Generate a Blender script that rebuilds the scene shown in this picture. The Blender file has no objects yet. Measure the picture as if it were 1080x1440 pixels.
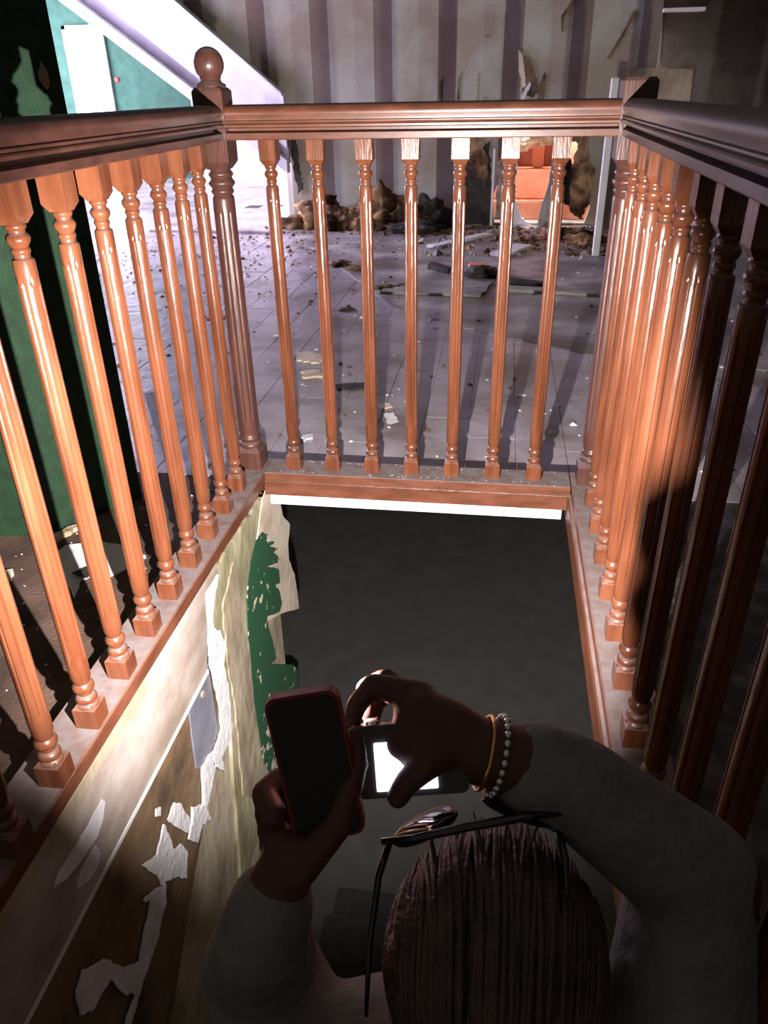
import bpy, bmesh, math, random
from mathutils import Vector, Matrix, noise
from mathutils.geometry import tessellate_polygon
random.seed(7)
S = bpy.context.scene
COL = S.collection
R = math.radians

# ------------------------------------------------------------ camera
cam_d = bpy.data.cameras.new('camera')
cam = bpy.data.objects.new('camera', cam_d); COL.objects.link(cam)
yaw, pitch, roll = .1529, -.5068, -.0195
F = Vector((-math.sin(yaw)*math.cos(pitch), math.cos(yaw)*math.cos(pitch), math.sin(pitch)))
RX = Vector((math.cos(yaw), math.sin(yaw), 0))
U = RX.cross(F)
R2 = RX*math.cos(roll)+U*math.sin(roll); U2 = U*math.cos(roll)-RX*math.sin(roll)
cam.matrix_world = Matrix(((R2.x, U2.x, -F.x, .6952), (R2.y, U2.y, -F.y, -1.9682), (R2.z, U2.z, -F.z, 1.0306), (0, 0, 0, 1)))
cam_d.sensor_fit = 'VERTICAL'; cam_d.sensor_height = 24; cam_d.lens = 24*1067.9/1440
cam_d.clip_start = .02; cam_d.clip_end = 80
S.camera = cam
# ------------------------------------------------------------ world, exposure
w = bpy.data.worlds.new('world'); S.world = w; w.use_nodes = True
w.node_tree.nodes['Background'].inputs[0].default_value = (.100, .092, .078, 1)
w.node_tree.nodes['Background'].inputs[1].default_value = .95
S.view_settings.view_transform = 'Standard'; S.view_settings.look = 'None'
S.view_settings.gamma = 1; S.view_settings.exposure = 0; S.view_settings.use_curve_mapping = False
# torch (the phone's lamp), held just ahead of the camera
ld = bpy.data.lights.new('phone_lamp', 'SPOT'); ld.energy = 330; ld.color = (1, .93, .90)
ld.spot_size = R(103); ld.spot_blend = .62; ld.shadow_soft_size = .005
lo = bpy.data.objects.new('phone_lamp', ld); COL.objects.link(lo)
lo.location = (.560, -1.560, .61); lo.rotation_euler = (R(78), 0, R(12))
WINDOW_POWER = 27.0    # daylight through the side window
DOOR_POWER = 9.0       # daylight at the end of the passage
HOLE_POWER = 80.0      # daylight in the room behind the broken wall

# ------------------------------------------------------------ materials
def mat(name, c1, c2=None, rough=.6, scale=6, bump=0, bscale=40, spec=.5, dust=None, dust_amt=.8, detail=6,
        stops=(.35, .65), coords='world', stretch=(1, 1, 1), c3=None, sub=0, metal=0, emit=None):
    m = bpy.data.materials.new(name); m.use_nodes = True
    nt = m.node_tree; n = nt.nodes; l = nt.links; b = n['Principled BSDF']
    b.inputs['Roughness'].default_value = rough; b.inputs['Specular IOR Level'].default_value = spec
    b.inputs['Metallic'].default_value = metal
    if sub:
        b.inputs['Subsurface Weight'].default_value = sub
        b.inputs['Subsurface Radius'].default_value = (.010, .003, .0015); b.inputs['Subsurface Scale'].default_value = 1
    g = n.new('ShaderNodeNewGeometry'); mp = n.new('ShaderNodeMapping')
    if coords == 'world': l.new(g.outputs['Position'], mp.inputs[0])
    else:
        tc = n.new('ShaderNodeTexCoord'); l.new(tc.outputs['Object'], mp.inputs[0])
    mp.inputs['Scale'].default_value = stretch
    t = n.new('ShaderNodeTexNoise'); t.inputs['Scale'].default_value = scale; t.inputs['Detail'].default_value = detail
    l.new(mp.outputs[0], t.inputs['Vector'])
    r = n.new('ShaderNodeValToRGB'); e = r.color_ramp.elements
    e[0].position, e[1].position = stops; e[0].color = (*c1, 1); e[1].color = (*(c2 or c1), 1)
    if c3: x = e.new((stops[0]+stops[1])/2); x.color = (*c3, 1)
    l.new(t.outputs['Fac'], r.inputs[0]); out = r.outputs[0]
    if dust:
        sp = n.new('ShaderNodeSeparateXYZ'); l.new(g.outputs['Normal'], sp.inputs[0])
        mr = n.new('ShaderNodeMapRange'); mr.inputs[1].default_value = .55; mr.inputs[2].default_value = .95
        mr.inputs[4].default_value = dust_amt; l.new(sp.outputs[2], mr.inputs[0])
        t2 = n.new('ShaderNodeTexNoise'); t2.inputs['Scale'].default_value = 30; l.new(g.outputs['Position'], t2.inputs['Vector'])
        mm = n.new('ShaderNodeMath'); mm.operation = 'MULTIPLY'; l.new(mr.outputs[0], mm.inputs[0])
        m3 = n.new('ShaderNodeMapRange'); m3.inputs[1].default_value = .3; m3.inputs[2].default_value = .6; m3.inputs[3].default_value = .55
        l.new(t2.outputs['Fac'], m3.inputs[0]); l.new(m3.outputs[0], mm.inputs[1])
        mx = n.new('ShaderNodeMix'); mx.data_type = 'RGBA'; l.new(mm.outputs[0], mx.inputs[0]); l.new(out, mx.inputs[6])
        mx.inputs[7].default_value = (*dust, 1); out = mx.outputs[2]
        m4 = n.new('ShaderNodeMapRange'); m4.inputs[3].default_value = rough; m4.inputs[4].default_value = .85
        l.new(mm.outputs[0], m4.inputs[0]); l.new(m4.outputs[0], b.inputs['Roughness'])
    l.new(out, b.inputs['Base Color'])
    if bump:
        t3 = n.new('ShaderNodeTexNoise'); t3.inputs['Scale'].default_value = bscale; t3.inputs['Detail'].default_value = 5
        l.new(mp.outputs[0], t3.inputs['Vector'])
        bp = n.new('ShaderNodeBump'); bp.inputs['Strength'].default_value = bump; bp.inputs['Distance'].default_value = .01
        l.new(t3.outputs['Fac'], bp.inputs['Height']); l.new(bp.outputs[0], b.inputs['Normal'])
    if emit:
        b.inputs['Emission Color'].default_value = (*emit[0], 1); b.inputs['Emission Strength'].default_value = emit[1]
    m['out'] = 0
    return m

DUST = (.20, .165, .16)
M_wood = mat('varnished_wood', (.100, .030, .013), (.175, .058, .027), .24, 5, .10, 30, .55, DUST, .85, stretch=(8, 8, 1))
M_rail = mat('varnished_rail_wood', (.085, .027, .013), (.14, .047, .025), .34, 5, .02, 30, .5, (.10, .06, .05), .5, stretch=(3, 3, 8))
M_railshade = mat('shaded_rail_wood', (.045, .017, .012), (.085, .033, .024), .36, 5, .03, 30, .5, (.06, .04, .035), .5, stretch=(8, 3, 8))  # weak light on the side handrails put into a darker rail colour
M_newel = mat('newel_wood', (.06, .024, .018), (.10, .038, .028), .34, 5, .12, 30, .5, DUST, .7, stretch=(8, 8, 1))
M_base = mat('base_rail_wood', (.11, .036, .018), (.17, .062, .034), .4, 6, .15, 30, .4, DUST, 1.0, stretch=(2, 2, 8))
M_white = mat('white_paint', (.72, .69, .70), (.85, .83, .84), .6, 5, .1)
M_soffitshade = mat('shaded_white_paint', (.36, .33, .38), (.42, .39, .44), .7, 5, .1)  # shade under the white stringer put into a lilac-grey colour
M_board = mat('floorboard_paint', (.20, .16, .145), (.52, .46, .52), .33, 3.1, .5, 14, .5, stops=(.32, .68), c3=(.40, .345, .37))
M_subfloor = mat('dark_subfloor', (.03, .025, .022), (.06, .05, .045), .9)
M_carpet = mat('dirty_brown_carpet', (.055, .032, .022), (.13, .075, .055), .95, 9, .4, 120)
M_lino = mat('dark_speckled_floor', (.03, .028, .026), (.13, .12, .11), .75, 14, .6, 60, stops=(.45, .7))
M_sheet = mat('grimy_hardboard', (.15, .12, .10), (.52, .47, .45), .55, 2.6, .5, 12, .4, c3=(.28, .245, .24))
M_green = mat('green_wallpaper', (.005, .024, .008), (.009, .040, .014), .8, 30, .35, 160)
M_greenfar = mat('green_far_wall', (.022, .085, .06), (.035, .12, .085), .8, 8, .1)
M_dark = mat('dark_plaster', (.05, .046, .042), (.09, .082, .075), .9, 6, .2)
M_black = mat('black_void_paint', (.150, .143, .134), (.18, .171, .160), 1, 6, 0, spec=0)
M_foam = mat('brown_insulation', (.05, .025, .012), (.42, .27, .14), .95, 9, .9, 40, .1, c3=(.17, .10, .055))
M_foampale = mat('cream_insulation', (.40, .28, .16), (.85, .76, .6), .95, 12, .9, 40, .1)
M_paper = mat('white_paper', (.66, .63, .66), (.82, .80, .83), .8, 20, .2)
M_cream = mat('cream_paper_back', (.55, .44, .33), (.80, .70, .57), .85, 9, .3, 30, c3=(.72, .61, .49))
M_plaster = mat('stained_plaster', (.22, .20, .11), (.50, .44, .32), .85, 6, .5, 26, c3=(.36, .33, .20), stretch=(1, 1.1, .7))
M_plaster2 = mat('beige_plaster', (.26, .20, .13), (.48, .41, .30), .85, 7, .5, 26, stretch=(1, 1.1, .7))
M_fascia = mat('dirty_cream_fascia', (.26, .20, .16), (.50, .45, .42), .6, 5, .15, 20, .3, c3=(.40, .33, .29), stretch=(1, 1, 1.5))
M_fasciaold = mat('brown_lining_board', (.06, .04, .022), (.20, .14, .08), .8, 7, .4, 30, c3=(.17, .10, .05))
M_slate = mat('blue_grey_panel', (.15, .15, .19), (.22, .22, .27), .5, 9, .1)
M_tornw = mat('torn_white_skim', (.70, .68, .70), (.88, .86, .88), .75, 14, .5, 50)
M_orange = mat('terracotta', (.60, .20, .11), (.75, .30, .18), .8, 5, .3, 25)
M_debdark = mat('dark_rotten_wood', (.012, .010, .008), (.05, .04, .03), .8, 12, .6, 40)
M_debgrey = mat('grey_board_scrap', (.20, .18, .17), (.42, .40, .36), .7, 6, .3)
M_jacket = mat('black_jacket', (.19, .185, .178), (.24, .234, .225), .8, 25, .5, 60, .3)
M_skin = mat('skin', (.10, .045, .038), (.13, .058, .048), .5, 10, .1, 90, .3, sub=.12)
M_hair = mat('brown_hair', (.05, .032, .03), (.10, .06, .05), .4, 40, .4, 120, .5)
M_gloss = mat('black_gloss', (.012, .012, .014), None, .05, spec=.8)
M_phone = mat('dark_red_phone_case', (.22, .015, .02), (.28, .02, .03), .45, 10)
M_phoneglass = mat('dark_phone_glass', (.02, .02, .02), None, .5)
M_gold = mat('gold_metal', (.9, .5, .18), None, .25, metal=1)
M_silver = mat('silver_metal', (.8, .8, .82), None, .2, metal=1)
M_camera = mat('dark_camera_body', (.05, .05, .05), (.07, .07, .07), .6)
M_stair = mat('black_stair_carpet', (.08, .075, .07), (.10, .094, .088), 1, 30, .5, 120, spec=0)
M_red = mat('red_paint', (.6, .05, .03), None, .5)
def emis(name, col, st):
    m = bpy.data.materials.new(name); m.use_nodes = True; n = m.node_tree.nodes; n.clear()
    e = n.new('ShaderNodeEmission'); o = n.new('ShaderNodeOutputMaterial'); e.inputs[0].default_value = (*col, 1); e.inputs[1].default_value = st
    m.node_tree.links.new(e.outputs[0], o.inputs[0]); return m
M_day = emis('daylight_pane', (.76, .66, 1.0), WINDOW_POWER)
M_day2 = emis('passage_daylight', (.86, .84, 1.0), DOOR_POWER)
M_passfill = emis('passage_fill_glow', (.84, .78, 1.0), 36)  # glow for the added pane that brightens the passage
M_lcd = emis('lit_screen', (.84, .80, 1.0), 2.6)

# wallpaper with stripes printed on it (flat print), old brown stains and speckle
def stripes():
    m = mat('striped_wallpaper', (1, 1, 1), (1, 1, 1), .85)
    nt = m.node_tree; n = nt.nodes; l = nt.links; b = n['Principled BSDF']
    g = n.new('ShaderNodeNewGeometry'); s = n.new('ShaderNodeSeparateXYZ'); l.new(g.outputs['Position'], s.inputs[0])
    def M(op, a, bb=None, v=None):
        x = n.new('ShaderNodeMath'); x.operation = op; l.new(a, x.inputs[0])
        if bb is not None: l.new(bb, x.inputs[1])
        elif v is not None: x.inputs[1].default_value = v
        return x.outputs[0]
    def stripe(c, half, per=.51):
        a = M('ADD', s.outputs[0], v=-c+per*20+per/2); a = M('MODULO', a, v=per); a = M('SUBTRACT', a, v=per/2); a = M('ABSOLUTE', a)
        return M('LESS_THAN', a, v=half)
    s1 = stripe(.195, .074); s2 = stripe(.04, .075)
    t = n.new('ShaderNodeTexNoise'); t.inputs['Scale'].default_value = 2.4; t.inputs['Detail'].default_value = 8; l.new(g.outputs['Position'], t.inputs['Vector'])
    t2 = n.new('ShaderNodeTexNoise'); t2.inputs['Scale'].default_value = 90; l.new(g.outputs['Position'], t2.inputs['Vector'])
    def mix(f, a, c, bl='MIX'):
        x = n.new('ShaderNodeMix'); x.data_type = 'RGBA'; x.blend_type = bl
        if isinstance(f, float): x.inputs[0].default_value = f
        else: l.new(f, x.inputs[0])
        for i, q in ((6, a), (7, c)):
            if isinstance(q, tuple): x.inputs[i].default_value = (*q, 1)
            else: l.new(q, x.inputs[i])
        return x.outputs[2]
    c = mix(s2, (.50, .51, .42), (.45, .435, .37)); c = mix(s1, c, (.25, .21, .175))
    r = n.new('ShaderNodeValToRGB'); r.color_ramp.elements[0].position = .40; r.color_ramp.elements[1].position = .62
    r.color_ramp.elements[0].color = (.70, .55, .48, 1); r.color_ramp.elements[1].color = (1, 1, 1, 1); l.new(t.outputs['Fac'], r.inputs[0])
    c = mix(.8, c, r.outputs[0], 'MULTIPLY')
    r2 = n.new('ShaderNodeValToRGB'); r2.color_ramp.elements[0].position = .35; r2.color_ramp.elements[1].position = .6
    r2.color_ramp.elements[0].color = (.75, .75, .75, 1); l.new(t2.outputs['Fac'], r2.inputs[0])
    c = mix(.6, c, r2.outputs[0], 'MULTIPLY')
    l.new(c, b.inputs['Base Color']); return m
M_stripe = stripes()

# old green paper flecked where its face has come away, worn to cream towards the torn edge
def flecked():
    m = mat('flecked_green_paper', (1, 1, 1), (1, 1, 1), .8)
    nt = m.node_tree; n = nt.nodes; l = nt.links; b = n['Principled BSDF']
    g = n.new('ShaderNodeNewGeometry')
    mp = n.new('ShaderNodeMapping'); mp.inputs['Scale'].default_value = (1, .9, 1.1); l.new(g.outputs['Position'], mp.inputs[0])
    t = n.new('ShaderNodeTexNoise'); t.inputs['Scale'].default_value = 34; t.inputs['Detail'].default_value = 3; l.new(mp.outputs[0], t.inputs['Vector'])
    t2 = n.new('ShaderNodeTexNoise'); t2.inputs['Scale'].default_value = 5; t2.inputs['Detail'].default_value = 2; l.new(mp.outputs[0], t2.inputs['Vector'])
    a = n.new('ShaderNodeMath'); a.operation = 'MULTIPLY_ADD'; l.new(t2.outputs['Fac'], a.inputs[0]); a.inputs[1].default_value = .55; l.new(t.outputs['Fac'], a.inputs[2])
    r = n.new('ShaderNodeValToRGB'); e = r.color_ramp.elements; e[0].position = .905; e[1].position = .925
    e[0].color = (.014, .085, .035, 1); e[1].color = (.68, .58, .45, 1); l.new(a.outputs[0], r.inputs[0])
    l.new(r.outputs[0], b.inputs['Base Color']); return m
M_fleck = flecked()

# ------------------------------------------------------------ mesh helpers
def link(name, bm, m, parent=None, smooth=False):
    bmesh.ops.recalc_face_normals(bm, faces=bm.faces)
    me = bpy.data.meshes.new(name); bm.to_mesh(me); bm.free()
    for mm in (m if isinstance(m, list) else [m]): me.materials.append(mm)
    if smooth:
        for p in me.polygons: p.use_smooth = True
    o = bpy.data.objects.new(name, me); COL.objects.link(o)
    if parent: o.parent = parent
    return o
def shade_auto(o, ang=35):
    me = o.data
    for p in me.polygons: p.use_smooth = True
    me.set_sharp_from_angle(angle=R(ang)); return o
def tag(o, label=None, cat=None, group=None, kind=None):
    for k, v in (('label', label), ('category', cat), ('group', group), ('kind', kind)):
        if v: o[k] = v
    return o
def empty(name, loc, label, cat, group=None):
    o = bpy.data.objects.new(name, None); COL.objects.link(o); o.location = loc; o.empty_display_size = .05
    return tag(o, label, cat, group)
def box(bm, x0, x1, y0, y1, z0, z1, mi=0):
    v = [bm.verts.new(p) for p in ((x0, y0, z0), (x1, y0, z0), (x1, y1, z0), (x0, y1, z0), (x0, y0, z1), (x1, y0, z1), (x1, y1, z1), (x0, y1, z1))]
    for f in ((0, 3, 2, 1), (4, 5, 6, 7), (0, 1, 5, 4), (1, 2, 6, 5), (2, 3, 7, 6), (3, 0, 4, 7)):
        bm.faces.new([v[i] for i in f]).material_index = mi
    return v
def B(*a):
    bm = bmesh.new(); box(bm, *a); return bm
def bevel(bm, w=.002, s=1):
    bmesh.ops.bevel(bm, geom=bm.edges[:], offset=w, segments=s, affect='EDGES'); return bm
def sweep(bm, prof, a, b, side, up=Vector((0, 0, 1)), caps=True):
    """extrude profile [(s,z)] from a to b, s along side"""
    a, b = Vector(a), Vector(b); ra = [bm.verts.new(a+side*s+up*z) for s, z in prof]; rb = [bm.verts.new(b+side*s+up*z) for s, z in prof]
    k = len(prof)
    for i in range(k): bm.faces.new((ra[i], ra[(i+1) % k], rb[(i+1) % k], rb[i]))
    if caps: bm.faces.new(ra[::-1]); bm.faces.new(rb)
def slab(bm, pts, thick, plane='X', at=0., holes=(), jitter=0.):
    """thin slab cut to an outline; plane 'X': pts are (y,z) at x=at..at+thick; 'Y': (x,z) at y=at..; 'Z': (x,y) at z=at.."""
    def mk(p, d):
        if plane == 'X': return (at+d, p[0], p[1])
        if plane == 'Y': return (p[0], at+d, p[1])
        return (p[0], p[1], at+d)
    loops = [list(pts)]+[list(h) for h in holes]
    flat = [p for L in loops for p in L]
    tri = tessellate_polygon([[Vector((p[0], p[1], 0)) for p in L] for L in loops])
    f0 = [bm.verts.new(mk(p, 0)) for p in flat]; f1 = [bm.verts.new(mk(p, thick)) for p in flat]
    for t in tri:
        bm.faces.new([f0[i] for i in t]); bm.faces.new([f1[i] for i in reversed(t)])
    k = 0
    for L in loops:
        for i in range(len(L)):
            a, b = k+i, k+(i+1) % len(L); bm.faces.new((f0[a], f0[b], f1[b], f1[a]))
        k += len(L)
def ragged(pts, amp=.012, n=6, seed=0, skip=()):
    """roughen an outline: torn edges"""
    rnd = random.Random(seed); out = []
    for i in range(len(pts)):
        a, b = Vector(pts[i]), Vector(pts[(i+1) % len(pts)]); out.append(tuple(a))
        if i in skip: continue
        d = b-a; nn = max(1, min(n, int(d.length/.012))); nrm = Vector((-d.y, d.x)); 
        if nrm.length: nrm.normalize()
        for k in range(1, nn):
            out.append(tuple(a+d*(k/nn)+nrm*rnd.uniform(-amp, amp)))
    return out
def lump(bm, c, r, seed, sub=3, amp=.45, freq=2.2):
    q = bmesh.ops.create_icosphere(bm, subdivisions=sub, radius=1)['verts']
    for v in q:
        p = v.co.copy(); k = 1+amp*(noise.noise(p*freq+Vector((seed*3.1, seed, 0)))+.5*noise.noise(p*freq*2.7+Vector((0, seed*1.7, 0)))+.3*noise.noise(p*freq*6))
        v.co = Vector((c[0]+p.x*k*r[0], c[1]+p.y*k*r[1], max(c[2]+p.z*k*r[2], .002)))
def lathe(bm, prof, seg=24, flute=None, cx=0, cy=0):
    rings = []
    for z, r in prof:
        ring = []
        for i in range(seg):
            th = 2*math.pi*i/seg; rr = r
            if flute and flute[0] < z < flute[1]:
                e = min(1, (z-flute[0])/.012, (flute[1]-z)/.012)
                rr = r*(1-flute[3]*e*max(0, math.cos(flute[2]*th))**4)
            ring.append(bm.verts.new((cx+rr*math.cos(th), cy+rr*math.sin(th), z)))
        rings.append(ring)
    for a, b in zip(rings, rings[1:]):
        for i in range(seg): bm.faces.new((a[i], a[(i+1) % seg], b[(i+1) % seg], b[i]))
    bm.faces.new(rings[0][::-1]); bm.faces.new(rings[-1])

# ------------------------------------------------------------ the setting
bm = bmesh.new()                                       # slabs under the boards, around the stair opening
box(bm, -5.6, 3.2, .03, 9.3, -.040, -.006)
box(bm, -2.2, -.045, -4.2, .03, -.040, -.006)
box(bm, 1.02, 3.2, -4.2, .03, -.040, -.006)
box(bm, -.045, 1.02, -4.2, -3.3, -.040, -.006)
floor = tag(link('floor', bm, M_subfloor), kind='structure')
# floorboards of the landing, one by one
protos = []
for i in range(6):
    wd = .1585; ln = .86
    b_ = bmesh.new(); box(b_, 0, wd, 0, ln, -.006, 0)
    bmesh.ops.bevel(b_, geom=[e for e in b_.edges if all(v.co.z > -.001 for v in e.verts)], offset=.0012, segments=1, affect='EDGES')
    me = bpy.data.meshes.new('floorboard'); b_.to_mesh(me); b_.free(); me.materials.append(M_board); protos.append(me)
cnt = 0
for c in range(22):
    x = -2.1+c*.16
    y = .032
    first = (.2, .55, .38, .70, .3)[c % 5]
    while y < 5.9 and cnt < 294:
        ln = first if y < .04 else .86
        if y > 2.2: ln = 1.25
        o = bpy.data.objects.new('floorboard', protos[c % 6]); COL.objects.link(o); o.parent = floor
        o.location = (x, y+.002, random.uniform(-.0012, .0008)); o.scale = (1, (ln-.0015)/.86, 1); y += ln; cnt += 1
# wide boards run on at both ends, too far or too hidden to tell apart
bm = bmesh.new()
for k in range(20): box(bm, -5.5+k*.17, -5.5+k*.17+.166, 1.3, 9.2, -.006, -.001)
for k in range(7): box(bm, -2.1+k*.5, -2.1+k*.5+.496, 6.3, 9.2, -.006, -.001)
for k in range(12): box(bm, 1.42+k*.15, 1.42+k*.15+.146, .04, 6, -.006, -.001)
o = link('far_floorboards', bm, M_board, floor); o['kind'] = 'stuff'
tag(link('floor_left', B(-2.1, -.047, -4.1, .028, -.006, .0), M_carpet), kind='structure')
tag(link('floor_right', B(1.021, 3.1, -4.1, .028, -.006, 0.), M_lino), kind='structure')

# striped back wall, broken open at its right end
HOLE = [(.63, .02), (.60, .22), (.665, .40), (.64, .52), (.70, .63), (.77, .76), (.86, .72), (.93, .82), (1.0, .70), (1.07, .74), (1.13, .66), (1.2, .70), (1.27, .62),
        (1.30, .50), (1.38, .42), (1.36, .26), (1.42, .15), (1.38, .02)]
HOLE2 = [(.79, .99), (.80, 1.05), (.845, 1.13), (.87, 1.08), (.91, 1.10), (.925, 1.0), (.88, .96)]
outer = [(-1.125, 0), (1.40, 0), (2.085, 0), (2.085, .90), (2.075, 1.125), (1.82, 1.14), (1.79, 1.56), (1.80, 2.6), (-3.6, 2.6), (-3.6, 2.25), (-2.30, 1.24), (-1.125, .55)]
HOLE = [(x, max(z, .02)) for x, z in HOLE]
bm = bmesh.new(); slab(bm, outer, .07, 'Y', 5.0, holes=(HOLE, HOLE2))
wall_back = tag(link('wall_back', bm, [M_stripe]), kind='structure')
# return wall at its left end, and walls far down the passage
def wallseg(name, a, b, z0, z1, m, t=.06, kind='structure', parent=None):
    a, b = Vector((*a, 0)), Vector((*b, 0)); d = (b-a).normalized(); nn = Vector((-d.y, d.x, 0)); bm = bmesh.new()
    sweep(bm, [(0, z0), (t, z0), (t, z1), (0, z1)], a, b, nn)
    o = link(name, bm, m, parent); return tag(o, kind=kind) if kind else o
wallseg('wall_passage_right', (-1.13, 5.075), (-2.19, 8.42), 0, 2.6, M_white)
wallseg('wall_passage_end', (-3.27, 8.45), (-2.19, 8.45), 0, 2.6, M_white)
bm = bmesh.new(); slab(bm, [(-6, 0), (-5.11, 0), (-5.11, 1.80), (-4.63, 1.80), (-4.63, 0), (-2.2, 0), (-2.2, 2.6), (-6, 2.6)], .08, 'Y', 9.1)
tag(link('wall_far', bm, M_greenfar), kind='structure')
d1 = tag(link('door_1', B(-5.11, -4.63, 9.16, 9.19, 0, 1.80), M_day2), kind='structure')       # glazed outer door, daylight behind
bm = bmesh.new(); box(bm, -5.15, -5.10, 9.06, 9.2, 0, 1.84); box(bm, -4.64, -4.59, 9.06, 9.2, 0, 1.84); box(bm, -5.15, -4.59, 9.06, 9.2, 1.795, 1.84)
link('door_frame', bm, M_white, d1)
bm = bmesh.new(); slab(bm, [(.9, 0), (5.25, 0), (5.25, 2.6), (.9, 2.6)], .08, 'X', -3.48, holes=([(3.3, .45), (5.1, .45), (5.1, 2.2), (3.3, 2.2)],))
tag(link('wall_left', bm, M_greenfar), kind='structure')
w1 = tag(link('window_1', B(-3.46, -3.44, 3.3, 5.1, .45, 2.2), M_day), kind='structure')
bm = bmesh.new()
for y in (3.3, 4.18, 5.06): box(bm, -3.43, -3.38, y, y+.04, .45, 2.2)
for z in (.45, 1.5, 2.16): box(bm, -3.43, -3.38, 3.3, 5.1, z, z+.04)
link('window_frame', bm, M_white, w1)
bm = bmesh.new(); slab(bm, [(5.3, 0), (9.2, 0), (9.2, 2.6), (5.3, 2.6)], .08, 'X', -6.1, holes=([(5.9, .5), (8.6, .5), (8.6, 2.3), (5.9, 2.3)],))
tag(link('wall_passage_left', bm, M_white), kind='structure')
tag(link('wall_passage_near', B(-6.1, -3.42, 5.18, 5.25, 0, 2.6), M_white), kind='structure')
w2 = tag(link('passage_fill_pane', B(-6.08, -6.06, 5.9, 8.6, .5, 2.3), M_passfill), kind='structure')  # glowing pane added out of view to brighten the passage
# oblique green wall close on the left
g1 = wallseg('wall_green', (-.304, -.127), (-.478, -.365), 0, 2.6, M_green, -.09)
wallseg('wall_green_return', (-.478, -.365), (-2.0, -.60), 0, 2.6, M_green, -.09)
bm = bmesh.new(); slab(bm, ragged([(0, 0), (.016, .01), (.026, .05), (.018, .09), (.004, .07), (-.012, .05), (-.008, .02)], .003, 4, 3), .004, 'Y', 0)
o = link('torn_paper_flap', bm, M_plaster, g1); o.scale = (.6, 1, .6); o.location = (-.322, -.163, 1.045); o.rotation_euler = (0, R(-12), R(54))
# right-hand dark walls
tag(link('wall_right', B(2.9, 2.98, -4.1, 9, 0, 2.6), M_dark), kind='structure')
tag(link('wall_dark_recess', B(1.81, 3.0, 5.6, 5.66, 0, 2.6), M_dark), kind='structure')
tag(link('trim_1', bevel(B(1.79, 2.085, 4.95, 5.02, 1.500, 1.525), .003), M_white), kind='structure')

# storey below: floor, left wall of the stairwell with its ruined lining
tag(link('floor_below', B(-9, 9, -9, 12, -2.80, -2.72), M_black), kind='structure')
wl = tag(link('wall_stairwell', B(-.04, .030, -3.3, .02, -2.72, -.042), M_plaster2), kind='structure')
def lay(name, pts, m, at, th=.004, amp=.008, seed=1, skip=(), label=None, n=8):
    bm = bmesh.new(); slab(bm, ragged(pts, amp, n, seed, skip), th, 'X', at)
    o = link(name, bm, m, wl)
    if label: o['label'] = label
    return o
lay('plaster_layer', [(-.55, .0), (-.30, -.005), (-.10, -.005), (-.05, -.02), (-.12, -.13), (-.31, -.22), (-.34, -.35), (-.32, -.5), (-.35, -.75), (-.36, -1.0), (-.62, -1.05), (-.52, -.45), (-.5, -.3)], M_plaster, .030, .010, .006, 2)
lay('plaster_layer', [(-.36, -.05), (-.47, -.12), (-.49, -.28), (-.485, -.46), (-.52, -.75), (-.38, -.95), (-.345, -.6), (-.325, -.35), (-.335, -.2)], M_plaster2, .040, .004, .006, 3)
lay('wallpaper', [(-0.109, -0.103), (-0.062, -0.141), (-0.085, -0.150), (-0.008, -0.200), (-0.056, -0.187), (0.032, -0.248), (-0.036, -0.220), (0.031, -0.286), (0.008, -0.288), (-0.110, -0.226), (0.011, -0.315), (0.006, -0.365), (-0.042, -0.340), (-0.004, -0.395), (0.004, -0.445), (-0.023, -0.455), (-0.152, -0.382), (-0.153, -0.416), (-0.125, -0.494), (-0.110, -0.584), (-0.168, -0.558), (0.038, -0.732), (0.109, -0.810), (0.082, -0.901), (-0.048, -1.011), (-0.290, -0.930), (-0.333, -0.800), (-0.348, -0.554), (-0.326, -0.330), (-0.292, -0.194), (-0.238, -0.130), (-0.173, -0.097)], M_fleck, .0432, .0015, .003, 4, label='green wallpaper flecked with bare spots', n=4)
lay('curled_paper', [(-0.031, 0.000), (0.092, -0.106), (0.107, -0.168), (0.179, -0.243), (0.137, -0.298), (0.132, -0.354), (0.181, -0.446), (0.194, -0.534), (0.200, -0.607), (-0.033, -0.463), (-0.163, -0.395), (-0.199, -0.326), (-0.191, -0.136), (-0.135, -0.082), (-0.075, -0.016)], M_cream, .040, .003, .002, 5, label='cream backing paper hanging from the wall end', n=4)

lay('torn_skim', [(-0.497, 0.009), (-0.472, -0.013), (-0.519, -0.050), (-0.545, -0.085), (-0.551, -0.118), (-0.517, -0.152), (-0.493, -0.220), (-0.528, -0.256), (-0.519, -0.348), (-0.531, -0.464), (-0.556, -0.491), (-0.626, -0.483), (-0.619, -0.543), (-0.674, -0.464), (-0.695, -0.416), (-0.727, -0.400), (-0.748, -0.439), (-0.761, -0.505), (-0.822, -0.445), (-0.833, -0.488), (-0.792, -0.538), (-0.706, -0.498), (-0.662, -0.470), (-0.667, -0.428), (-0.599, -0.410), (-0.589, -0.345), (-0.597, -0.260), (-0.602, -0.204), (-0.599, -0.162), (-0.583, -0.104), (-0.570, -0.035), (-0.559, 0.009)], M_tornw, .0435, .005, .004, 7, label='long torn strip of bright white plaster skim', n=5)
lay('torn_skim', [(-0.928, -0.352), (-0.888, -0.345), (-0.863, -0.378), (-0.838, -0.471), (-0.862, -0.479), (-0.909, -0.397)], M_tornw, .0425, .004, .003, 8, n=4)
lay('torn_skim', [(-1.056, -0.332), (-0.997, -0.376), (-0.948, -0.342), (-0.940, -0.380), (-0.930, -0.451), (-0.899, -0.469), (-0.880, -0.525), (-0.908, -0.580), (-0.945, -0.521), (-0.981, -0.485), (-1.008, -0.462), (-1.012, -0.427)], M_tornw, .0425, .004, .003, 9, n=4)
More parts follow.
